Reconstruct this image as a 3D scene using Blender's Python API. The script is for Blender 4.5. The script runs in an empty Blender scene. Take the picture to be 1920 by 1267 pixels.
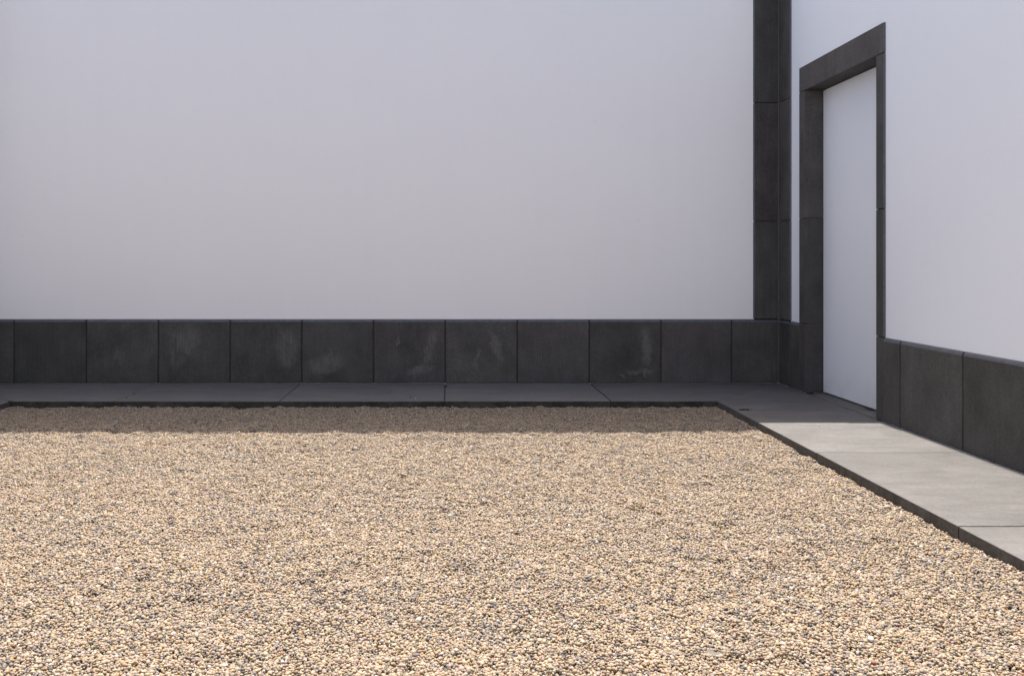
import bpy, bmesh, math, random
import numpy as np
from mathutils import Vector, Matrix

random.seed(7)
rng = np.random.default_rng(11)
scene = bpy.context.scene
COL = scene.collection
R = math.radians

# ------------------------------------------------------------------ camera
EYE = 1.52                       # eye height above the paving (paving top is z = 0)
cam_data = bpy.data.cameras.new('camera')
cam = bpy.data.objects.new('camera', cam_data)
COL.objects.link(cam)
cam.location = (0, 0, EYE)
cam.rotation_euler = (R(90), 0, 0)
cam_data.sensor_width = 36
cam_data.lens = 28.3
cam_data.shift_x = 0.0620        # shift lens: verticals stay vertical, back wall stays frontal
cam_data.shift_y = -0.0747
cam_data.clip_start = 0.05
cam_data.clip_end = 2000
scene.camera = cam

# ------------------------------------------------------------------ sky and sun
SUN_EL, SUN_AZ = R(66.0), R(1.5)
world = bpy.data.worlds.new('World')
scene.world = world
world.use_nodes = True
wn = world.node_tree
wn.nodes.clear()
sky = wn.nodes.new('ShaderNodeTexSky')
sky.sky_type = 'NISHITA'
sky.sun_disc = False
sky.sun_elevation = SUN_EL
sky.sun_rotation = SUN_AZ
sky.air_density = 1.0
sky.dust_density = 6.0
sky.ozone_density = 0.7
bgn = wn.nodes.new('ShaderNodeBackground')
bgn.inputs['Strength'].default_value = 0.120
won = wn.nodes.new('ShaderNodeOutputWorld')
wn.links.new(sky.outputs[0], bgn.inputs[0])
wn.links.new(bgn.outputs[0], won.inputs[0])

sun_data = bpy.data.lights.new('sun', 'SUN')
sun_data.energy = 4.8
sun_data.angle = R(0.53)
sun_data.color = (1.0, 0.93, 0.84)
sun = bpy.data.objects.new('sun', sun_data)
COL.objects.link(sun)
to_sun = Vector((math.sin(SUN_AZ) * math.cos(SUN_EL), math.cos(SUN_AZ) * math.cos(SUN_EL), math.sin(SUN_EL)))
sun.rotation_euler = (-to_sun).to_track_quat('-Z', 'Y').to_euler()
sun.location = (0, 12, 20)

scene.view_settings.view_transform = 'Standard'
scene.view_settings.look = 'None'
scene.view_settings.exposure = 1.17
scene.view_settings.gamma = 1.0
scene.view_settings.use_curve_mapping = False
scene.render.engine = 'CYCLES'
scene.cycles.max_bounces = 12
scene.cycles.diffuse_bounces = 8

# ------------------------------------------------------------------ dimensions (metres)
D = 10.06            # face of the far plinth
XR = 4.127           # face of the plinth of the wall with the door
XL = -6.02           # face of the plinth of the opposite side wall
YB = -9.0            # the unseen wall behind the camera, distance set for its bounce
PROUD = 0.020        # stone stands proud of the render
WALL_T = 0.42
WALL_H = 5.60
KX = 2.924           # inner edge of the paving (door side)
KXL = -4.763         # inner edge of the paving (other side)
KY = 8.755           # inner edge of the paving (far side)
KYB = 1.60           # inner edge of the added paving under the camera
SLAB_T = 0.19
GRAVEL_Z = -0.089
JOINTS_Z = (0.80, 2.02, 3.50, 4.98)

# ------------------------------------------------------------------ node helpers
class Mat:
    def __init__(self, name):
        self.m = bpy.data.materials.new(name)
        self.m.use_nodes = True
        self.t = self.m.node_tree
        self.t.nodes.clear()
        self.out = self.n('ShaderNodeOutputMaterial')
        self.b = self.n('ShaderNodeBsdfPrincipled')
        self.l(self.b.outputs[0], self.out.inputs[0])
        self.pos = self.n('ShaderNodeNewGeometry').outputs['Position']

    def n(self, kind, **kw):
        nd = self.t.nodes.new(kind)
        for k, v in kw.items():
            setattr(nd, k, v)
        return nd

    def l(self, a, b):
        self.t.links.new(a, b)

    def put(self, sock, v):
        if hasattr(v, 'is_output'):
            self.l(v, sock)
        else:
            sock.default_value = v

    def scaled(self, s, src=None):
        nd = self.n('ShaderNodeVectorMath', operation='MULTIPLY')
        self.l(src or self.pos, nd.inputs[0])
        nd.inputs[1].default_value = s
        return nd.outputs[0]

    def noise(self, scale=(1, 1, 1), detail=4, rough=0.55, src=None, dist=0.0):
        nd = self.n('ShaderNodeTexNoise')
        nd.inputs['Scale'].default_value = 1.0
        nd.inputs['Detail'].default_value = detail
        nd.inputs['Roughness'].default_value = rough
        nd.inputs['Distortion'].default_value = dist
        self.l(self.scaled(scale, src), nd.inputs['Vector'])
        return nd.outputs[0]

    def rng(self, v, a, b, c, d, smooth=False):
        nd = self.n('ShaderNodeMapRange')
        if smooth:
            nd.interpolation_type = 'SMOOTHSTEP'
        self.put(nd.inputs[0], v)
        for i, x in enumerate((a, b, c, d)):
            nd.inputs[i + 1].default_value = x
        return nd.outputs[0]

    def math(self, op, a, b=0.0, clamp=False):
        nd = self.n('ShaderNodeMath', operation=op)
        nd.use_clamp = clamp
        self.put(nd.inputs[0], a)
        self.put(nd.inputs[1], b)
        return nd.outputs[0]

    def mix(self, f, a, b, mode='MIX'):
        nd = self.n('ShaderNodeMix', data_type='RGBA', blend_type=mode)
        self.put(nd.inputs[0], f)
        self.put(nd.inputs[6], a if hasattr(a, 'is_output') else (*a, 1))
        self.put(nd.inputs[7], b if hasattr(b, 'is_output') else (*b, 1))
        return nd.outputs[2]

    def mul(self, colour, f):
        nd = self.n('ShaderNodeVectorMath', operation='SCALE')
        self.put(nd.inputs[0], colour)
        self.put(nd.inputs[3], f)
        return nd.outputs[0]

    def bump(self, h, strength=0.3, dist=0.002):
        nd = self.n('ShaderNodeBump')
        nd.inputs['Strength'].default_value = strength
        nd.inputs['Distance'].default_value = dist
        self.l(h, nd.inputs['Height'])
        self.l(nd.outputs[0], self.b.inputs['Normal'])

    def done(self, colour, rough=0.7, spec=0.4):
        self.put(self.b.inputs['Base Color'], colour if hasattr(colour, 'is_output') else (*colour, 1))
        self.put(self.b.inputs['Roughness'], rough)
        self.b.inputs['Specular IOR Level'].default_value = spec
        return self.m


def obj_random(M):
    return M.n('ShaderNodeObjectInfo').outputs['Random']


def make_render(name, tint_a, tint_b):
    M = Mat(name)
    big = M.noise((0.5, 0.5, 0.45), 3)
    streak = M.noise((7, 7, 0.35), 5, 0.6)
    fine = M.noise((90, 90, 60), 4, 0.6)
    c = M.mix(M.rng(big, 0.3, 0.7, 0, 1), tint_a, tint_b)
    c = M.mul(c, M.rng(streak, 0.25, 0.75, 0.994, 1.005))
    c = M.mul(c, M.rng(fine, 0.2, 0.8, 0.985, 1.012))
    speck = M.rng(M.noise((9, 9, 9), 2, 0.4), 0.77, 0.80, 0, 1)
    c = M.mix(M.math('MULTIPLY', speck, 0.06), c, (0.45, 0.42, 0.38))
    h = M.math('ADD', M.math('MULTIPLY', M.noise((2.0, 2.0, 2.5), 3), 3.0), fine)
    M.bump(h, 0.10, 0.002)
    return M.done(c, 0.82, 0.25)


def make_stone(name, scuffs=()):
    M = Mat(name)
    r = obj_random(M)
    c = M.mix(r, (0.067, 0.061, 0.0605), (0.062, 0.0615, 0.0565))
    r2 = M.math('FRACT', M.math('MULTIPLY', r, 7.31))
    c = M.mul(c, M.rng(r2, 0, 1, 0.86, 1.16))
    # warm the noise lookup per stone, so that neighbours do not continue each other
    off = M.n('ShaderNodeVectorMath', operation='ADD')
    M.l(M.pos, off.inputs[0])
    comb = M.n('ShaderNodeCombineXYZ')
    for i, k in enumerate((3.1, 7.7, 5.3)):
        M.l(M.math('MULTIPLY', r, k), comb.inputs[i])
    M.l(comb.outputs[0], off.inputs[1])
    src = off.outputs[0]
    cloud = M.noise((3.2, 3.2, 2.6), 5, 0.62, src)
    c = M.mul(c, M.rng(cloud, 0.28, 0.72, 0.72, 1.32))
    tool = M.noise((170, 170, 2.4), 3, 0.6, src)        # fine vertical tooling
    c = M.mul(c, M.rng(tool, 0.25, 0.75, 0.80, 1.22))
    grain = M.noise((260, 260, 260), 2, 0.7, src)
    c = M.mul(c, M.rng(grain, 0.25, 0.75, 0.80, 1.22))
    grit = M.noise((55, 55, 55), 3, 0.75, src)
    c = M.mul(c, M.rng(grit, 0.25, 0.75, 0.66, 1.36))
    fleck = M.rng(M.noise((95, 95, 95), 1, 0.5, src), 0.70, 0.76, 0, 1)
    c = M.mix(M.math('MULTIPLY', fleck, 0.45), c, (0.115, 0.112, 0.11))
    lime = M.rng(M.noise((2.2, 2.2, 1.6), 6, 0.7, src, 0.6), 0.60, 0.78, 0, 1, True)
    lime = M.math('MULTIPLY', lime, M.rng(tool, 0.3, 0.7, 0.2, 1))
    c = M.mix(M.math('MULTIPLY', lime, 0.30), c, (0.105, 0.098, 0.102))
    if scuffs:
        sep = M.n('ShaderNodeSeparateXYZ')
        M.l(M.pos, sep.inputs[0])
        xz = M.n('ShaderNodeCombineXYZ')
        M.l(sep.outputs[0], xz.inputs[0])
        M.l(sep.outputs[2], xz.inputs[1])
        wob = M.n('ShaderNodeVectorMath', operation='ADD')
        M.l(xz.outputs[0], wob.inputs[0])
        nz = M.n('ShaderNodeTexNoise')
        nz.inputs['Scale'].default_value = 11
        nz.inputs['Detail'].default_value = 4
        M.l(M.pos, nz.inputs['Vector'])
        sub = M.n('ShaderNodeVectorMath', operation='SUBTRACT')
        M.l(nz.outputs['Color'], sub.inputs[0])
        sub.inputs[1].default_value = (0.5, 0.5, 0.5)
        M.l(M.scaled((0.16, 0.16, 0), sub.outputs[0]), wob.inputs[1])
        total = None
        for (px, py, rx, ry, ang, k) in scuffs:
            mp = M.n('ShaderNodeMapping', vector_type='TEXTURE')
            mp.inputs['Location'].default_value = ((px - 841) * 0.006667, EYE - (py - 490) * 0.006667, 0)
            mp.inputs['Rotation'].default_value = (0, 0, R(ang))
            mp.inputs['Scale'].default_value = (rx * 0.006667, ry * 0.006667, 1)
            M.l(wob.outputs[0], mp.inputs[0])
            ln = M.n('ShaderNodeVectorMath', operation='LENGTH')
            M.l(mp.outputs[0], ln.inputs[0])
            v = M.rng(ln.outputs['Value'], 0.45, 1.15, k, 0.0, True)
            total = v if total is None else M.math('MAXIMUM', total, v)
        s = M.math('MULTIPLY', total, M.rng(tool, 0.3, 0.68, 0.15, 1.0))
        s = M.math('MULTIPLY', s, M.rng(M.noise((16, 16, 7), 5, 0.7), 0.32, 0.62, 0.2, 1.15))
        c = M.mix(M.math('MULTIPLY', s, 0.88), c, (0.185, 0.178, 0.170))
    h = M.math('ADD', tool, grain)
    M.bump(h, 0.35, 0.0015)
    return M.done(c, 0.72, 0.30)


def make_paving(name, face, algae_shade=False):
    M = Mat(name)
    r = obj_random(M)
    tone = M.rng(r, 0, 1, 0.92, 1.07)
    off = M.n('ShaderNodeVectorMath', operation='ADD')
    M.l(M.pos, off.inputs[0])
    comb = M.n('ShaderNodeCombineXYZ')
    for i, k in enumerate((6.1, 4.7, 9.3)):
        M.l(M.math('MULTIPLY', r, k), comb.inputs[i])
    M.l(comb.outputs[0], off.inputs[1])
    src = off.outputs[0]
    drift = M.noise((1.3, 4.0, 2), 6, 0.65, src, 0.9)       # sawn bands across the slab
    vein = M.noise((3.2, 7.0, 2), 6, 0.72, src, 1.8)
    grain = M.noise((210, 210, 210), 3, 0.7, src)
    grit = M.noise((48, 48, 48), 4, 0.75, src)
    if face:
        c = M.mix(M.rng(M.noise((6, 6, 1.2), 5, 0.65, src), 0.3, 0.7, 0, 1), (0.060, 0.056, 0.050), (0.110, 0.101, 0.089))
        if algae_shade:       # far kerb face: dark green algae, plus its shade darkened into the colour
            alga_shade = M.rng(M.noise((4, 4, 9), 5, 0.65), 0.30, 0.62, 0.2, 1)
            c = M.mix(M.math('MULTIPLY', alga_shade, 0.85), c, (0.020, 0.023, 0.017))
        c = M.mul(c, M.rng(grit, 0.25, 0.75, 0.6, 1.4))
        M.bump(M.math('ADD', M.noise((25, 25, 14), 4, 0.6, src), grain), 0.5, 0.004)
        return M.done(M.mul(c, tone), 0.85, 0.2)
    c = M.mix(M.rng(drift, 0.3, 0.7, 0, 1), (0.082, 0.0790, 0.0780), (0.117, 0.1138, 0.1118))
    c = M.mul(c, M.rng(vein, 0.3, 0.7, 0.86, 1.12))
    c = M.mul(c, M.rng(grain, 0.2, 0.8, 0.82, 1.18))
    c = M.mul(c, M.rng(grit, 0.25, 0.75, 0.78, 1.22))
    stain = M.rng(M.noise((1.6, 2.4, 1), 7, 0.68, src, 0.5), 0.50, 0.68, 0, 1, True)
    c = M.mix(M.math('MULTIPLY', stain, 0.55), c, (0.078, 0.072, 0.069))
    scr = M.rng(M.noise((5, 70, 5), 3, 0.6, src, 2.0), 0.70, 0.78, 0, 1)
    c = M.mix(M.math('MULTIPLY', scr, 0.40), c, (0.19, 0.183, 0.175))
    M.bump(M.math('ADD', M.math('MULTIPLY', vein, 2.0), grain), 0.25, 0.0015)
    return M.done(M.mul(c, tone), 0.72, 0.3)


def make_plain(name, colour, rough=0.8, var=0.2, scale=30, spec=0.3):
    M = Mat(name)
    n = M.noise((scale, scale, scale), 4, 0.65)
    c = M.n('ShaderNodeRGB')
    c.outputs[0].default_value = (*colour, 1)
    return M.done(M.mul(c.outputs[0], M.rng(n, 0.25, 0.75, 1 - var, 1 + var)), rough, spec)


def make_door_paint():
    M = Mat('white_door_paint')
    sep = M.n('ShaderNodeSeparateXYZ')
    M.l(M.pos, sep.inputs[0])
    c = M.mix(M.rng(M.noise((2, 2, 0.8), 4), 0.3, 0.7, 0, 1), (0.800, 0.835, 0.875), (0.82, 0.845, 0.875))  # blue in the white carries the cool light on the door side
    # splash dirt that creeps up from the threshold
    low = M.rng(sep.outputs[2], 0.0, 0.42, 1.0, 0.0, True)
    dirt = M.math('MULTIPLY', low, M.rng(M.noise((5, 5, 4), 5, 0.6), 0.35, 0.7, 0, 1))
    c = M.mix(M.math('MULTIPLY', dirt, 0.45), c, (0.60, 0.565, 0.44))
    M.bump(M.noise((60, 60, 60), 3), 0.05, 0.001)
    return M.done(c, 0.5, 0.35)


def make_pebble():
    M = Mat('river_pebble')
    at = M.n('ShaderNodeAttribute', attribute_type='INSTANCER', attribute_name='tint')
    tc = M.n('ShaderNodeTexCoord')
    n = M.noise((1.3, 1.3, 1.3), 3, 0.6, tc.outputs['Object'])
    c = M.mul(at.outputs['Color'], M.rng(n, 0.25, 0.75, 0.86, 1.12))
    return M.done(c, 0.62, 0.35)


def make_stone_single(name, colour):
    M = Mat(name)
    n = M.noise((60, 60, 60), 4, 0.65)
    c = M.n('ShaderNodeRGB')
    c.outputs[0].default_value = (*colour, 1)
    M.bump(n, 0.3, 0.002)
    return M.done(M.mul(c.outputs[0], M.rng(n, 0.25, 0.75, 0.88, 1.1)), 0.7, 0.3)


SCUFFS = [
    (345, 640, 34, 30, 40, 0.75), (330, 668, 22, 26, 20, 0.6), (225, 668, 14, 16, 0, 0.45), (540, 650, 24, 40, -5, 0.7),
    (610, 684, 36, 20, 10, 0.75), (805, 655, 11, 42, -12, 0.7), (790, 694, 30, 9, 12, 0.8), (894, 672, 7, 24, -6, 0.9),
    (930, 652, 9, 36, 15, 0.95), (1211, 650, 12, 40, 3, 0.9), (1200, 697, 30, 4, 0, 0.9), (1165, 704, 10, 3, -35, 0.8),
    (1208, 700, 10, 3, -50, 0.9), (745, 640, 2, 12, 0, 0.9), (618, 670, 2, 24, 0, 0.7), (525, 645, 2, 34, 0, 0.7),
]
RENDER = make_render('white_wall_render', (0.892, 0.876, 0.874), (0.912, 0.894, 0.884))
RENDER_COOL_LIT = make_render('cool_lit_wall_render', (0.775, 0.808, 0.855), (0.785, 0.815, 0.858))  # same white render, with the door wall's dimmer, cooler light mixed into its colour
STONE = make_stone('dark_plinth_stone')
STONE_SCUFFED = make_stone('dark_scuffed_stone', SCUFFS)
PAVE = make_paving('grey_paving_stone', False)
PAVE_FACE = make_paving('grimy_paving_edge', True)
PAVE_ALGAE_SHADE = make_paving('algae_shade_paving_edge', True, True)
BED = make_plain('dark_joint_bedding', (0.014, 0.013, 0.012), 0.9)
GROUND = make_plain('sandy_ground', (0.15, 0.125, 0.092), 0.95, 0.3, 45)
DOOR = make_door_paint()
EDGE = make_plain('blue_grey_edge_band', (0.088, 0.093, 0.108), 0.55, 0.25, 25, 0.4)
SEAL = make_plain('pale_sealant', (0.14, 0.12, 0.105), 0.7, 0.2, 12)
DARK = make_plain('dark_gap', (0.012, 0.012, 0.012), 0.9)
SEAL_DARK = make_plain('dark_joint_filler', (0.034, 0.031, 0.031), 0.8)
METAL = make_plain('dull_metal', (0.30, 0.30, 0.31), 0.45, 0.1, 20, 0.5)
PEBBLE = make_pebble()
MOSS = make_plain('green_weed_leaf', (0.055, 0.085, 0.028), 0.7, 0.4, 80)
LITTER = make_plain('dry_leaf', (0.045, 0.036, 0.028), 0.8, 0.4, 60)

# ------------------------------------------------------------------ object helpers
def link(name, bm, mats, parent=None, smooth=False):
    bmesh.ops.recalc_face_normals(bm, faces=bm.faces[:])
    me = bpy.data.meshes.new(name)
    bm.to_mesh(me)
    bm.free()
    for m in (mats if isinstance(mats, (list, tuple)) else [mats]):
        me.materials.append(m)
    if smooth:
        me.polygons.foreach_set('use_smooth', [True] * len(me.polygons))
    o = bpy.data.objects.new(name, me)
    COL.objects.link(o)
    if parent is not None:
        o.parent = parent
        me.transform(Matrix.Translation(-parent.location))
    return o


def thing(name, label, cat, loc=(0, 0, 0), group=None):
    o = bpy.data.objects.new(name, None)
    COL.objects.link(o)
    o.location = loc
    o.empty_display_size = 0.3
    o['label'] = label
    o['category'] = cat
    o['kind'] = 'thing'
    if group:
        o['group'] = group
    return o


def setting(name, loc):
    o = bpy.data.objects.new(name, None)
    COL.objects.link(o)
    o.location = loc
    o['kind'] = 'structure'
    return o


def tag(o, label, cat, group=None):
    o['label'] = label
    o['category'] = cat
    if group:
        o['group'] = group
    return o


class Side:
    """A wall face: u runs along it, w comes out of it into the court, z is up."""
    def __init__(self, f):
        self.f = f

    def __call__(self, u, w, z):
        return self.f(u, w, z)


FAR = Side(lambda u, w, z: Vector((u, D - w, z)))
DOORSIDE = Side(lambda u, w, z: Vector((XR - w, u, z)))
OPPOSITE = Side(lambda u, w, z: Vector((XL + w, u, z)))
BEHIND = Side(lambda u, w, z: Vector((u, YB + w, z)))


def prism(side, prof, u0, u1, bev=0.005, edge=()):
    """Extrude a (w, z) profile along u."""
    bm = bmesh.new()
    a = [bm.verts.new(side(u0, w, z)) for w, z in prof]
    b = [bm.verts.new(side(u1, w, z)) for w, z in prof]
    n = len(prof)
    bm.faces.new(a)
    bm.faces.new(b[::-1])
    for i in range(n):
        bm.faces.new((a[i], b[i], b[(i + 1) % n], a[(i + 1) % n])).material_index = 1 if i in edge else 0
    if bev:
        bmesh.ops.recalc_face_normals(bm, faces=bm.faces[:])
        ed = [e for e in bm.edges if len(e.link_faces) == 2 and e.calc_face_angle(0) > 0.9]
        bmesh.ops.bevel(bm, geom=ed, offset=bev, segments=1, affect='EDGES', profile=0.5)
    return bm


def upright(side, prof, z0, z1, bev=0.004, edge=()):
    """Extrude a (u, w) profile up z."""
    bm = bmesh.new()
    a = [bm.verts.new(side(u, w, z0)) for u, w in prof]
    b = [bm.verts.new(side(u, w, z1)) for u, w in prof]
    n = len(prof)
    bm.faces.new(a)
    bm.faces.new(b[::-1])
    for i in range(n):
        bm.faces.new((a[i], b[i], b[(i + 1) % n], a[(i + 1) % n])).material_index = 1 if i in edge else 0
    if bev:
        bmesh.ops.recalc_face_normals(bm, faces=bm.faces[:])
        ed = [e for e in bm.edges if len(e.link_faces) == 2 and e.calc_face_angle(0) > 0.9]
        bmesh.ops.bevel(bm, geom=ed, offset=bev, segments=1, affect='EDGES', profile=0.5)
    return bm


BACK = -0.10
TOP = JOINTS_Z[0]
PLINTH_PROFILE = [(BACK, 0.002), (0.0, 0.002), (0.0, TOP - 0.036), (-0.007, TOP - 0.017), (-PROUD - 0.002, TOP), (BACK, TOP)]
GAP = 0.0075


def wall_core(side, cuts_u, cuts_z, skip, parent, name='rendered_face', mat=None):
    """White render with openings: a grid of faces, extruded back to the wall's thickness."""
    bm = bmesh.new()
    vs = {}
    def v(i, j):
        if (i, j) not in vs:
            vs[i, j] = bm.verts.new(side(cuts_u[i], -PROUD, cuts_z[j]))
        return vs[i, j]
    fs = []
    for i in range(len(cuts_u) - 1):
        for j in range(len(cuts_z) - 1):
            if (i, j) in skip:
                continue
            fs.append(bm.faces.new((v(i, j), v(i + 1, j), v(i + 1, j + 1), v(i, j + 1))))
    ext = bmesh.ops.extrude_face_region(bm, geom=fs, use_keep_orig=True)
    dv = side(0, -PROUD - WALL_T, 0) - side(0, -PROUD, 0)
    bmesh.ops.translate(bm, vec=dv, verts=[g for g in ext['geom'] if isinstance(g, bmesh.types.BMVert)])
    return link(name, bm, mat or RENDER, parent)


def plinth_run(side, cuts, parent, mat):
    for a, b in zip(cuts[:-1], cuts[1:]):
        link('plinth_stone', prism(side, PLINTH_PROFILE, a + GAP, b - GAP, 0.005, (2, 3)), [mat, EDGE], parent)


def pilaster(side, u_corner, u_edge, parent, mat):
    """Upright corner stones; the free edge is chamfered back to the render."""
    s = 1 if u_edge > u_corner else -1
    for z0, z1 in zip(JOINTS_Z, JOINTS_Z[1:] + (WALL_H,)):
        prof = [(u_corner, BACK), (u_corner, 0.0), (u_edge - s * 0.017, 0.0), (u_edge, -PROUD - 0.002), (u_edge, BACK)]
        link('pilaster_stone', upright(side, prof, z0 + GAP * 0.5, z1 - GAP * 0.5, 0.004, (2,)), [mat, EDGE], parent)


def joint_strip(side, u0, u1, z, parent):
    link('joint_backing', upright(side, [(u0, -0.012), (u0, -0.03), (u1, -0.03), (u1, -0.012)], z - 0.012, z + 0.012, 0), DARK, parent)


# ------------------------------------------------------------------ ground
bm = bmesh.new()
for x, y in ((-600, -600), (600, -600), (600, 600), (-600, 600)):
    bm.verts.new((x, y, -0.160))
bm.faces.new(bm.verts[:])
link('ground', bm, GROUND)['kind'] = 'structure'

# ------------------------------------------------------------------ far wall
w_far = thing('courtyard_wall', 'long shaded white wall facing the camera above a row of dark plinth stones', 'wall',
              ((XL + XR) / 2, D, 0), 'white walls with dark stone trim')
wall_core(FAR, [XL - WALL_T - PROUD, XR + WALL_T + PROUD], [-0.2, WALL_H], (), w_far)
far_cuts = [XL + 0.003] + [(p - 841) * D / 1509 for p in (26, 162, 297, 431.5, 566, 700.5, 835, 970, 1105, 1239.5, 1372)] + [XR - 0.004]
plinth_run(FAR, far_cuts, w_far, STONE_SCUFFED)
pilaster(FAR, XR - 0.004, XR - 0.315, w_far, STONE)
pilaster(FAR, XL + 0.004, XL + 0.315, w_far, STONE)
for z in JOINTS_Z:
    joint_strip(FAR, XR - 0.300, XR - 0.012, z, w_far)
link('corner_sealant', upright(FAR, [(XR - 0.007, 0.002), (XR + 0.010, 0.002), (XR + 0.010, -0.06), (XR - 0.007, -0.06)], 0.004, WALL_H - 0.01, 0), SEAL, w_far)
link('corner_sealant', upright(FAR, [(XL + 0.009, 0.002), (XL - 0.010, 0.002), (XL - 0.010, -0.06), (XL + 0.009, -0.06)], 0.004, WALL_H - 0.01, 0), SEAL, w_far)
link('joint_backing', prism(FAR, [(-0.012, 0.0), (-0.012, TOP - 0.03), (-0.0195, TOP - 0.004), (-0.03, TOP - 0.004), (-0.03, 0.0)], XL + 0.02, XR - 0.02, 0), SEAL_DARK, w_far)

# ------------------------------------------------------------------ wall with the door
Y_NEAR, Y_FAR = 7.772, 9.325      # door opening
JW = 0.168                        # width of the jamb face
O_NEAR, O_FAR = Y_NEAR - 0.139, Y_FAR + JW
LINTEL_TOP = 3.788
XD = 0.211                        # recess of the door leaf
w_door = thing('courtyard_wall', 'white wall on the right with a tall dark framed white door', 'wall',
               (XR, 5.0, 0), 'white walls with dark stone trim')
core_u = [YB - PROUD, Y_NEAR - 0.06, Y_FAR + 0.06, D + PROUD - 0.002]
wall_core(DOORSIDE, core_u, [-0.2, 3.56, WALL_H], {(1, 0)}, w_door, mat=RENDER_COOL_LIT)
# plinth stones, from the camera side up to the near jamb, then from the far jamb to the corner
first = 7.361
cuts = [first]
while cuts[-1] > YB + 0.9:
    cuts.append(cuts[-1] - 0.8965)
cuts.append(YB + 0.003)
plinth_run(DOORSIDE, cuts[::-1], w_door, STONE)
JD = -XD - 0.03                   # jamb stones run back past the door leaf


def corner_plinth(u0, u1, door_at_high_u):
    """The plinth stone that turns into the door reveal."""
    bm = prism(DOORSIDE, [(JD, 0.002), (0.0, 0.002), (0.0, TOP - GAP * 0.4), (JD, TOP - GAP * 0.4)], u0, u1, 0.004)
    return bm


# near side: jamb base (flush with the jamb) and the short stone between it and the first joint
link('jamb_stone', corner_plinth(O_NEAR + 0.018, Y_NEAR, True), STONE, w_door)
link('plinth_stone', prism(DOORSIDE, PLINTH_PROFILE, first + GAP, O_NEAR + 0.0165, 0.004, (2, 3)), [STONE, EDGE], w_door)
# far side
link('jamb_stone', corner_plinth(Y_FAR, O_FAR - 0.018, False), STONE, w_door)
yc = 9.735                        # foot of the pilaster on this wall
link('plinth_stone', prism(DOORSIDE, PLINTH_PROFILE, O_FAR - 0.0165, yc - GAP, 0.004, (2, 3)), [STONE, EDGE], w_door)
link('plinth_stone', prism(DOORSIDE, PLINTH_PROFILE, yc + GAP, D - 0.006, 0.004, (2, 3)), [STONE, EDGE], w_door)
pilaster(DOORSIDE, D - 0.006, 9.728, w_door, STONE)
pilaster(DOORSIDE, YB + 0.006, YB + 0.32, w_door, STONE)
link('joint_backing', prism(DOORSIDE, [(-0.012, 0.0), (-0.012, TOP - 0.03), (-0.0195, TOP - 0.004), (-0.03, TOP - 0.004), (-0.03, 0.0)], YB + 0.02, O_NEAR, 0), SEAL_DARK, w_door)
for z0, z1 in ((JOINTS_Z[0], JOINTS_Z[1]), (JOINTS_Z[1], JOINTS_Z[2])):
    prof = [(Y_NEAR, JD), (Y_NEAR, 0.0), (O_NEAR + 0.017, 0.0), (O_NEAR, -PROUD - 0.002), (O_NEAR, JD)]
    link('jamb_stone', upright(DOORSIDE, prof, z0 + GAP * 0.4, z1 - GAP * 0.4, 0.003, (2,)), [STONE, EDGE], w_door)
    prof = [(Y_FAR, JD), (Y_FAR, 0.0), (O_FAR - 0.017, 0.0), (O_FAR, -PROUD - 0.002), (O_FAR, JD)]
    link('jamb_stone', upright(DOORSIDE, prof, z0 + GAP * 0.4, z1 - GAP * 0.4, 0.003, (2,)), [STONE, EDGE], w_door)
for z in JOINTS_Z:
    joint_strip(DOORSIDE, 9.745, D - 0.012, z, w_door)
for z in JOINTS_Z[:3]:
    joint_strip(DOORSIDE, O_NEAR + 0.014, Y_NEAR - 0.012, z, w_door)
    joint_strip(DOORSIDE, Y_FAR + 0.012, O_FAR - 0.014, z, w_door)
lp = [(O_NEAR, JD), (O_NEAR, -PROUD - 0.002), (O_NEAR + 0.017, 0.0), (O_FAR - 0.017, 0.0), (O_FAR, -PROUD - 0.002), (O_FAR, JD)]
link('lintel', upright(DOORSIDE, lp, JOINTS_Z[2] + GAP * 0.5, LINTEL_TOP, 0.003, (1, 3)), [STONE, EDGE], w_door)
# door leaf, one flush sheet with a folded edge, standing a finger above the threshold
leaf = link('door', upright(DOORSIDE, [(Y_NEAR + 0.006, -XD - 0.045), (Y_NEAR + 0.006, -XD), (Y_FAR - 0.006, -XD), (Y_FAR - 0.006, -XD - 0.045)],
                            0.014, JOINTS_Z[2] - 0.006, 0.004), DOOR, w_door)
for z in (0.45, 1.75, 3.05):      # hinges on the near, hidden edge
    link('hinge', upright(DOORSIDE, [(Y_NEAR + 0.008, -XD + 0.010), (Y_NEAR + 0.030, -XD + 0.010), (Y_NEAR + 0.030, -XD - 0.002), (Y_NEAR + 0.008, -XD - 0.002)],
                              z, z + 0.10, 0.003), METAL, leaf)
link('door_backing', upright(DOORSIDE, [(Y_NEAR - 0.05, -0.30), (Y_NEAR - 0.05, -0.275), (Y_FAR + 0.05, -0.275), (Y_FAR + 0.05, -0.30)], -0.05, 3.55, 0), DARK, w_door)

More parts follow.
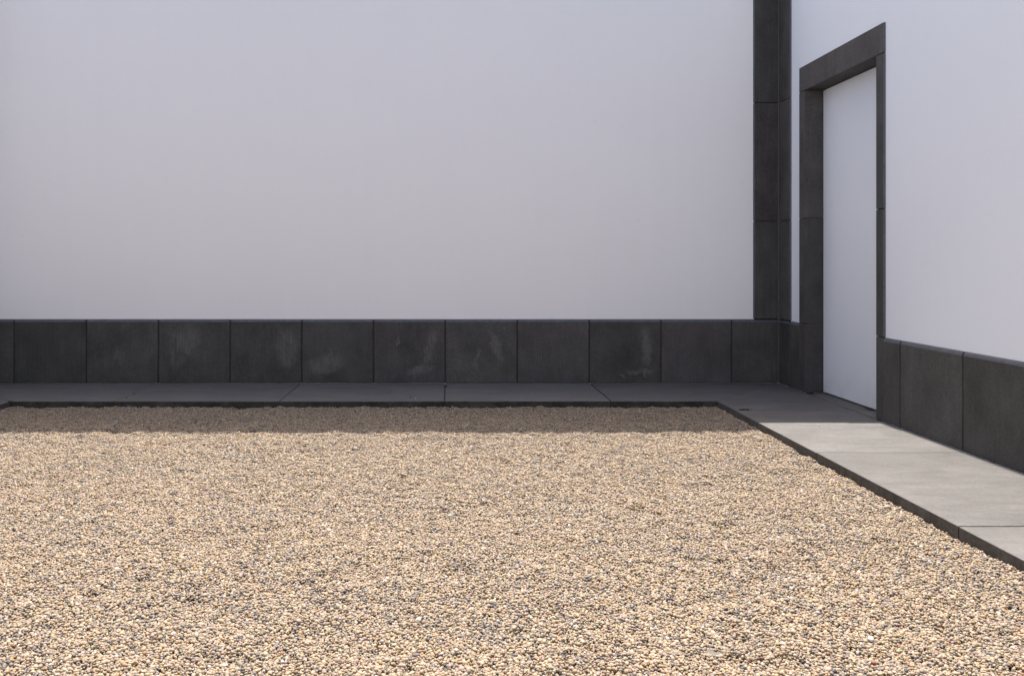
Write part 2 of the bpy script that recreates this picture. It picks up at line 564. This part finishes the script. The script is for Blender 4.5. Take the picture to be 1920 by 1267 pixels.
# ------------------------------------------------------------------ side wall, and an end wall added for its bounce (both out of frame)
w_opp = setting('side_wall', (XL, 5.0, 0))
wall_core(OPPOSITE, [YB - PROUD, D + PROUD - 0.002], [-0.2, WALL_H], (), w_opp)
plinth_run(OPPOSITE, [YB + 0.003] + [YB + 0.62 + 0.8965 * i for i in range(17)] + [D - 0.003], w_opp, STONE)
pilaster(OPPOSITE, D - 0.006, D - 0.32, w_opp, STONE)
pilaster(OPPOSITE, YB + 0.006, YB + 0.32, w_opp, STONE)
w_beh = setting('unseen_end_wall', ((XL + XR) / 2, YB, 0))
wall_core(BEHIND, [XL - WALL_T - PROUD, XR + WALL_T + PROUD], [-0.2, WALL_H], (), w_beh)
plinth_run(BEHIND, far_cuts, w_beh, STONE)
pilaster(BEHIND, XR - 0.004, XR - 0.315, w_beh, STONE)
pilaster(BEHIND, XL + 0.004, XL + 0.315, w_beh, STONE)

# ------------------------------------------------------------------ paving round the gravel
pg = 0.0048


def slab(pts, parent, thick=SLAB_T, dz=0.0, side=None):
    """A paving stone from its outline; its sides carry the grime."""
    bm = bmesh.new()
    c = sum((Vector(p) for p in pts), Vector((0, 0))) / len(pts)
    jog = Vector((random.uniform(-1, 1), random.uniform(-1, 1))) * 0.0025
    ins = []
    n = len(pts)
    for i in range(n):           # move every edge in by half a joint
        p0, p1, p2 = Vector(pts[i - 1]), Vector(pts[i]), Vector(pts[(i + 1) % n])
        d1, d2 = (p1 - p0).normalized(), (p2 - p1).normalized()
        n1, n2 = Vector((-d1.y, d1.x)), Vector((-d2.y, d2.x))
        k = (n1 + n2)
        ins.append(p1 + jog + k * (pg / (1 + n1.dot(n2))))
    dz += random.uniform(-0.0015, 0.0015)
    tilt = (random.uniform(-1, 1) * 0.0008, random.uniform(-1, 1) * 0.0008)
    z = lambda p: dz + (p.x - c.x) * tilt[0] + (p.y - c.y) * tilt[1]
    top = [bm.verts.new((p.x, p.y, z(p))) for p in ins]
    bot = [bm.verts.new((p.x, p.y, -thick)) for p in ins]
    ft = bm.faces.new(top)
    bm.faces.new(bot[::-1])
    for i in range(n):
        f = bm.faces.new((top[i], bot[i], bot[(i + 1) % n], top[(i + 1) % n]))
        f.material_index = 1
    bmesh.ops.bevel(bm, geom=list(ft.edges), offset=0.0035, segments=1, affect='EDGES', profile=0.5)
    return link('paving_slab', bm, [PAVE, side or PAVE_FACE], parent)


bm = bmesh.new()
for x0, x1, y0, y1 in ((XL + 0.01, XR + 0.30, KY + 0.02, D - 0.01), (KX + 0.02, XR + 0.30, YB + 0.01, KY + 0.02),
                       (XL + 0.01, KXL - 0.02, YB + 0.01, KY + 0.02), (KXL - 0.02, KX + 0.02, YB + 0.01, KYB - 0.02)):
    vs = [bm.verts.new((x, y, z)) for z in (-0.20, -0.018) for x, y in ((x0, y0), (x1, y0), (x1, y1), (x0, y1))]
    for q in ((0, 3, 2, 1), (4, 5, 6, 7), (0, 1, 5, 4), (1, 2, 6, 5), (2, 3, 7, 6), (3, 0, 4, 7)):
        bm.faces.new([vs[i] for i in q])
pavement = link('pavement', bm, BED)
pavement['kind'] = 'structure'
xj = [(p - 841) * D / 1509 for p in (294, 564.6, 835, 1106)]
slab([(XL, D), (KXL, KY), (xj[0], KY), (xj[0], D)], pavement, side=PAVE_ALGAE_SHADE)
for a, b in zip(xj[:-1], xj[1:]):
    slab([(a, KY), (b, KY), (b, D), (a, D)], pavement, side=PAVE_ALGAE_SHADE)
slab([(xj[3], KY), (KX, KY), (XR, D), (xj[3], D)], pavement, side=PAVE_ALGAE_SHADE)
yj = [8.222, 6.407, 4.624, 2.83, KYB]
slab([(KX, KY), (KX, yj[0]), (XR, yj[0]), (XR, D)], pavement, dz=0.001)
slab([(KXL, KY), (XL, D), (XL, yj[0]), (KXL, yj[0])], pavement, dz=0.001)
for a, b in zip(yj[1:], yj[:-1]):
    slab([(KX, a), (XR, a), (XR, b), (KX, b)], pavement)
    slab([(XL, a), (KXL, a), (KXL, b), (XL, b)], pavement)
# unseen dark paving under the camera, added to cut the gravel's warm bounce
ys = [KYB - (KYB - YB) * i / 6 for i in range(7)]
xs = [XL, KXL] + [KXL + (KX - KXL) * i / 4 for i in range(1, 4)] + [KX, XR]
for y1, y0 in zip(ys[:-1], ys[1:]):
    for x0, x1 in zip(xs[:-1], xs[1:]):
        slab([(x0, y0), (x1, y0), (x1, y1), (x0, y1)], pavement)
slab([(XR + 0.006, Y_NEAR), (XR + XD + 0.06, Y_NEAR), (XR + XD + 0.06, Y_FAR), (XR + 0.006, Y_FAR)], pavement, dz=-0.001)

# ------------------------------------------------------------------ gravel
def smooth_field(x, y, waves):
    v = np.zeros_like(x)
    for kx, ky, ph, a in waves:
        v += a * np.sin(kx * x + ky * y + ph)
    return v


def make_waves(n, lmin, lmax, amp):
    out = []
    for _ in range(n):
        lam = lmin * (lmax / lmin) ** rng.random()
        th = rng.random() * 2 * math.pi
        out.append((2 * math.pi / lam * math.cos(th), 2 * math.pi / lam * math.sin(th), rng.random() * 6.28, amp / math.sqrt(n) * 1.4))
    return out


W_RELIEF = make_waves(22, 0.09, 0.5, 0.0052)
W_BROAD = make_waves(8, 0.7, 2.0, 0.0036)
W_GREY = make_waves(16, 0.10, 0.7, 1.0)
W_PATCH = make_waves(10, 0.6, 2.2, 1.0)
DENTS = [(rng.uniform(-4.5, 2.8), rng.uniform(2.5, 8.6), rng.uniform(0.04, 0.11), rng.uniform(0.006, 0.016) if k % 5 else rng.uniform(0.016, 0.026)) for k in range(280)]


def relief(x, y):
    z = smooth_field(x, y, W_RELIEF) + smooth_field(x, y, W_BROAD)
    for dx, dy, r, h in DENTS:
        q = ((x - dx) ** 2 + ((y - dy) * 1.3) ** 2) / (r * r)
        m = q < 9
        z[m] -= h * (1 - 0.6 * q[m]) * np.exp(-q[m])
    edge = np.minimum(np.minimum(x - KXL, KX - x), KY - y)      # heaped a little against the kerbs
    return np.clip(z, -0.028, 0.016) + 0.024 * np.exp(-np.maximum(edge, 0) / 0.22)


FLAT = [(1336, 1228, 0.040, 0.030), (732, 1138, 0.024, 0.020)]


def at_gravel(px, py, z=GRAVEL_Z):
    y = 1509 * (EYE - z) / (py - 490)
    return ((px - 841) * y / 1509, y)


def layer(step, y0, keep, size, zoff, zj):
    x = np.arange(KXL + 0.008, KX - 0.008, step)
    y = np.arange(y0, KY - 0.008, step * 0.866)
    gx, gy = np.meshgrid(x, y)
    gx[1::2] += step * 0.5
    px, py = gx.ravel(), gy.ravel()
    px = px + rng.uniform(-0.42, 0.42, px.size) * step
    py = py + rng.uniform(-0.42, 0.42, px.size) * step
    ok = (px > KXL + 0.008) & (px < KX - 0.008) & (py < KY - 0.008) & (rng.random(px.size) < keep)
    for fx, fy, rx, ry in FLAT:
        cx, cy = at_gravel(fx, fy)
        ok &= ((px - cx) / rx) ** 2 + ((py - cy) / ry) ** 2 > rng.uniform(0.35, 1.1, px.size)
    px, py = px[ok], py[ok]
    n = px.size
    s = size * np.exp(rng.normal(0, 0.31, n))
    s = np.minimum(s, 0.027)
    s[rng.random(n) < 0.006] *= 1.35
    pz = GRAVEL_Z + relief(px, py) + zoff + rng.uniform(-zj, zj, n) - 0.35 * s
    rot = np.stack([rng.normal(0, 0.45, n), rng.normal(0, 0.45, n), rng.uniform(0, 6.283, n)], 1)
    return px, py, pz, s, rot


L1 = layer(0.0115, KYB + 0.01, 1.0, 0.0144, 0.0, 0.0032)
L2 = layer(0.0142, KYB + 0.01, 0.62, 0.0142, 0.0062, 0.0032)
PX, PY, PZ, PS = (np.concatenate([L1[i], L2[i]]) for i in range(4))
PR = np.concatenate([L1[4], L2[4]])
N = PX.size
# pebble colours: mostly cream and buff, then pinkish, ochre, grey, slate and a little white
pal = np.array([(0.65, 0.52, 0.34), (0.69, 0.575, 0.41), (0.59, 0.455, 0.285), (0.56, 0.43, 0.32), (0.53, 0.355, 0.16),
                (0.40, 0.35, 0.29), (0.27, 0.255, 0.24), (0.115, 0.117, 0.127), (0.86, 0.83, 0.76), (0.36, 0.19, 0.10), (0.48, 0.395, 0.35)])
prob = np.array([0.205, 0.155, 0.155, 0.125, 0.048, 0.115, 0.066, 0.040, 0.018, 0.008, 0.085])
grey = np.clip(smooth_field(PX, PY, W_GREY) * 0.50 + smooth_field(PX, PY, W_PATCH) * 0.35 + rng.normal(0, 0.35, N), -1, 1.6)
PP = np.tile(prob, (N, 1))
PP[:, 5:8] *= np.exp(0.75 * grey)[:, None]
PP /= PP.sum(1, keepdims=True)
idx = (np.cumsum(PP, 1) < rng.random(N)[:, None]).sum(1).clip(0, len(pal) - 1)
tint = pal[idx] * np.exp(rng.normal(0, 0.13, (N, 1))) * np.exp(rng.normal(0, 0.03, (N, 3)))
tint *= np.array([0.412, 0.396, 0.394])
tint = tint * 0.97 + 0.03 * tint.mean(1, keepdims=True)
tint = np.concatenate([np.clip(tint, 0.02, 0.88), np.ones((N, 1))], 1).astype(np.float32)

me = bpy.data.meshes.new('gravel')
me.vertices.add(N)
me.vertices.foreach_set('co', np.stack([PX, PY, PZ], 1).astype(np.float32).ravel())
for nm, typ, arr, key in (('tint', 'FLOAT_COLOR', tint, 'color'), ('turn', 'FLOAT_VECTOR', PR, 'vector'), ('size', 'FLOAT', PS, 'value')):
    a = me.attributes.new(nm, typ, 'POINT')
    a.data.foreach_set(key, np.ascontiguousarray(arr, dtype=np.float32).ravel())
me.update()
gravel = bpy.data.objects.new('gravel', me)
COL.objects.link(gravel)
gravel['kind'] = 'stuff'
gravel['label'] = 'cream, tan and grey river pebbles filling the court'
me.materials.append(PEBBLE)


def pebble_mesh(seed, sub=2):
    r = random.Random(seed)
    bm = bmesh.new()
    bmesh.ops.create_icosphere(bm, subdivisions=sub, radius=0.5)
    ax = (1.0, r.uniform(0.74, 0.96), r.uniform(0.58, 0.84))
    dirs = [(Vector((r.gauss(0, 1), r.gauss(0, 1), r.gauss(0, 1))).normalized(), r.uniform(-0.16, 0.16)) for _ in range(6)]
    for v in bm.verts:
        n = v.co.normalized()
        k = 1.0
        for d, a in dirs:
            k += a * max(0.0, n.dot(d)) ** 2
        v.co = Vector((v.co.x * ax[0], v.co.y * ax[1], v.co.z * ax[2])) * k
    return bm


ng = bpy.data.node_groups.new('pebble_scatter', 'GeometryNodeTree')
ng.interface.new_socket('Geometry', in_out='INPUT', socket_type='NodeSocketGeometry')
ng.interface.new_socket('Geometry', in_out='OUTPUT', socket_type='NodeSocketGeometry')
gi = ng.nodes.new('NodeGroupInput')
go = ng.nodes.new('NodeGroupOutput')
iop = ng.nodes.new('GeometryNodeInstanceOnPoints')
join = ng.nodes.new('GeometryNodeGeometryToInstance')
for k in range(9):
    bm = pebble_mesh(100 + k)
    pm = bpy.data.meshes.new('pebble_shape')
    bm.to_mesh(pm)
    bm.free()
    pm.materials.append(PEBBLE)
    pm.polygons.foreach_set('use_smooth', [True] * len(pm.polygons))
    po = bpy.data.objects.new('pebble_shape', pm)       # source shape only, not linked to the scene
    oi = ng.nodes.new('GeometryNodeObjectInfo')
    oi.inputs['Object'].default_value = po
    ng.links.new(oi.outputs['Geometry'], join.inputs[0])
m2p = ng.nodes.new('GeometryNodeMeshToPoints')
ng.links.new(gi.outputs[0], m2p.inputs[0])
ng.links.new(m2p.outputs[0], iop.inputs['Points'])
ng.links.new(join.outputs[0], iop.inputs['Instance'])
iop.inputs['Pick Instance'].default_value = True
ri = ng.nodes.new('FunctionNodeRandomValue')
ri.data_type = 'INT'
ri.inputs[4].default_value = 0
ri.inputs[5].default_value = 8
ng.links.new(ri.outputs[2], iop.inputs['Instance Index'])
nt = ng.nodes.new('GeometryNodeInputNamedAttribute')
nt.data_type = 'FLOAT_VECTOR'
nt.inputs[0].default_value = 'turn'
e2r = ng.nodes.new('FunctionNodeEulerToRotation')
ng.links.new(nt.outputs[0], e2r.inputs[0])
ng.links.new(e2r.outputs[0], iop.inputs['Rotation'])
ns = ng.nodes.new('GeometryNodeInputNamedAttribute')
ns.data_type = 'FLOAT'
ns.inputs[0].default_value = 'size'
ng.links.new(ns.outputs[0], iop.inputs['Scale'])
ng.links.new(iop.outputs[0], go.inputs[0])
mod = gravel.modifiers.new('scatter', 'NODES')
mod.node_group = ng

# the sand the pebbles lie on
bm = bmesh.new()
for x, y in ((KXL, KYB), (KX, KYB), (KX, KY), (KXL, KY)):
    bm.verts.new((x, y, -0.145))
bm.faces.new(bm.verts[:])
BEDM = make_plain('sandy_gravel_bed', (0.17, 0.14, 0.10), 0.95, 0.45, 70)
link('gravel_bed', bm, BEDM)['kind'] = 'structure'

# ------------------------------------------------------------------ single stones, litter and weeds
def relief_at(x, y):
    return float(relief(np.array([x]), np.array([y]))[0])


def flat_stone(px, py, rx, ry, label, colour, seed):
    r = random.Random(seed)
    x, y = at_gravel(px, py)
    z = GRAVEL_Z + relief_at(x, y) - 0.006
    bm = bmesh.new()
    n = 11
    ring = []
    for i in range(n):
        a = 2 * math.pi * i / n
        k = r.uniform(0.86, 1.25)
        ring.append((x + rx * 1.1 * k * math.cos(a), y + ry * 1.1 * k * math.sin(a)))
    top = [bm.verts.new((p[0], p[1], z)) for p in ring]
    bot = [bm.verts.new((p[0], p[1], z - 0.018)) for p in ring]
    ft = bm.faces.new(top)
    bm.faces.new(bot[::-1])
    for i in range(n):
        bm.faces.new((top[i], bot[i], bot[(i + 1) % n], top[(i + 1) % n]))
    bmesh.ops.bevel(bm, geom=list(ft.edges), offset=0.003, segments=1, affect='EDGES', profile=0.5)
    return tag(link('flat_stone', bm, make_stone_single('flat_stone_face', colour)), label, 'stone')


flat_stone(*FLAT[0], 'larger flat beige stone showing between pebbles, near the bottom edge right of the middle', (0.100, 0.087, 0.078), 4)
flat_stone(*FLAT[1], 'smaller flat beige stone showing between pebbles, left of the middle', (0.125, 0.107, 0.092), 5)


def pebble(x, y, z, size, colour, label, seed, sub=3, group=None):
    bm = pebble_mesh(seed, sub)
    bmesh.ops.scale(bm, vec=(size, size, size), verts=bm.verts[:])
    bmesh.ops.rotate(bm, cent=(0, 0, 0), matrix=Matrix.Rotation(random.uniform(0, 6.28), 3, 'Z'), verts=bm.verts[:])
    o = link('pebble', bm, make_stone_single('pebble_face', colour), None, True)
    o.location = (x, y, z)
    return tag(o, label, 'pebble', group)


for px, py, size, colour, label, seed in (
        (1633, 1199, 0.034, (0.50, 0.49, 0.47), 'bright white pebble lying on the gravel at lower right', 31),
        (1664, 957, 0.055, (0.27, 0.24, 0.21), 'broad pale stone lying on the gravel close to the right kerb', 32),
        (1696, 1065, 0.030, (0.045, 0.046, 0.053), 'dark slate pebble on the gravel below the bend of the right kerb', 33),
        (1263, 1103, 0.030, (0.042, 0.042, 0.045), 'near black round pebble on the gravel right of the middle', 34),
        (781, 1223, 0.030, (0.11, 0.11, 0.105), 'blocky grey pebble beside a tiny red one at bottom middle', 35),
        (789, 1216, 0.014, (0.26, 0.085, 0.045), 'tiny red pebble touching a blocky grey one', 36),
        (1638, 1241, 0.024, (0.20, 0.075, 0.035), 'rust red pebble on the gravel at lower right', 37)):
    x, y = at_gravel(px, py)
    pebble(x, y, GRAVEL_Z + relief_at(x, y) + size * 0.20, size, colour, label, seed)


def on_paving(px, py):
    y = 1509 * EYE / (py - 490)
    return ((px - 841) * y / 1509, y)


for px, py, size, colour, label, seed in (
        (779, 747.5, 0.020, (0.45, 0.44, 0.42), 'small white stone left on the shaded paving by the middle joint', 41),
        (770, 745.5, 0.018, (0.05, 0.05, 0.05), 'small black stone left on the shaded paving by the middle joint', 42),
        (998, 739, 0.018, (0.28, 0.27, 0.265), 'lone grey stone chip on the shaded paving below the plinth', 43),
        (1536, 799, 0.014, (0.38, 0.37, 0.35), 'tiny white stone chip on the sunlit paving', 44)):
    x, y = on_paving(px, py)
    pebble(x, y, size * 0.26, size, colour, label, seed, 2)


def weed(px, py, size, n, label, seed, stretch=(1, 1)):
    r = random.Random(seed)
    x, y = on_paving(px, py)
    bm = bmesh.new()
    for _ in range(n):
        a = r.uniform(0, 6.28)
        rad = size * r.random() ** 0.6
        bx, by = x + rad * math.cos(a) * stretch[0], y + rad * math.sin(a) * stretch[1]
        hgt = size * r.uniform(0.15, 0.75)
        d = Vector((math.cos(a), math.sin(a), 0)) * size * r.uniform(0.15, 0.5)
        s = Vector((-math.sin(a), math.cos(a), 0)) * size * r.uniform(0.08, 0.18)
        p = Vector((bx, by, 0.0))
        q = [p - s * 0.3, p + d * 0.5 + s + Vector((0, 0, hgt * 0.7)), p + d + Vector((0, 0, hgt)), p + d * 0.5 - s + Vector((0, 0, hgt * 0.6))]
        bm.faces.new([bm.verts.new(v) for v in q])
    return tag(link('weed', bm, MOSS), label, 'weed')


weed(1511, 734, 0.050, 70, 'green weed tuft growing at the foot of the door jamb', 51, (1.0, 0.7))
weed(835.5, 725, 0.035, 60, 'low green weed in the paving joint at the middle of the far wall', 52, (0.25, 2.0))
weed(1397, 769, 0.032, 80, 'thin strip of moss in the paving joint near the right inner corner', 53, (1.9, 0.10))
weed(251, 739.5, 0.015, 30, 'dark moss spot in the slanting joint at far left, nearer the wall', 54, (1.3, 0.8))
weed(238, 746.5, 0.015, 30, 'dark moss spot in the slanting joint at far left, nearer the gravel', 55, (1.3, 0.8))
weed(20, 754, 0.030, 50, 'green moss cushion in the mitred paving corner at far left', 56, (0.7, 0.7))


def dead_leaf(x, y, size, label, seed):
    r = random.Random(seed)
    bm = bmesh.new()
    for _ in range(4):
        a = r.uniform(0, 6.28)
        ox, oy = r.uniform(-0.5, 0.5) * size, r.uniform(-0.3, 0.3) * size
        ring = [bm.verts.new((x + ox + size * 0.5 * k * math.cos(a + t), y + oy + size * 0.28 * k * math.sin(a + t), 0.003 + size * 0.35 * h))
                for t, k, h in ((0, 1, 0.7), (1.1, .8, .1), (2.1, .9, .5), (3.14, 1, .2), (4.2, .8, .9), (5.3, .85, .3))]
        bm.faces.new(ring)
    return tag(link('dead_leaf', bm, LITTER), label, 'leaf')


x, y = on_paving(1521, 738.5)
dead_leaf(x, y, 0.070, 'curled dark dead leaf beside the green tuft at the door jamb', 61)
dead_leaf(XR + XD - 0.03, 8.24, 0.05, 'crumpled dark leaf caught under the near end of the white door', 62)
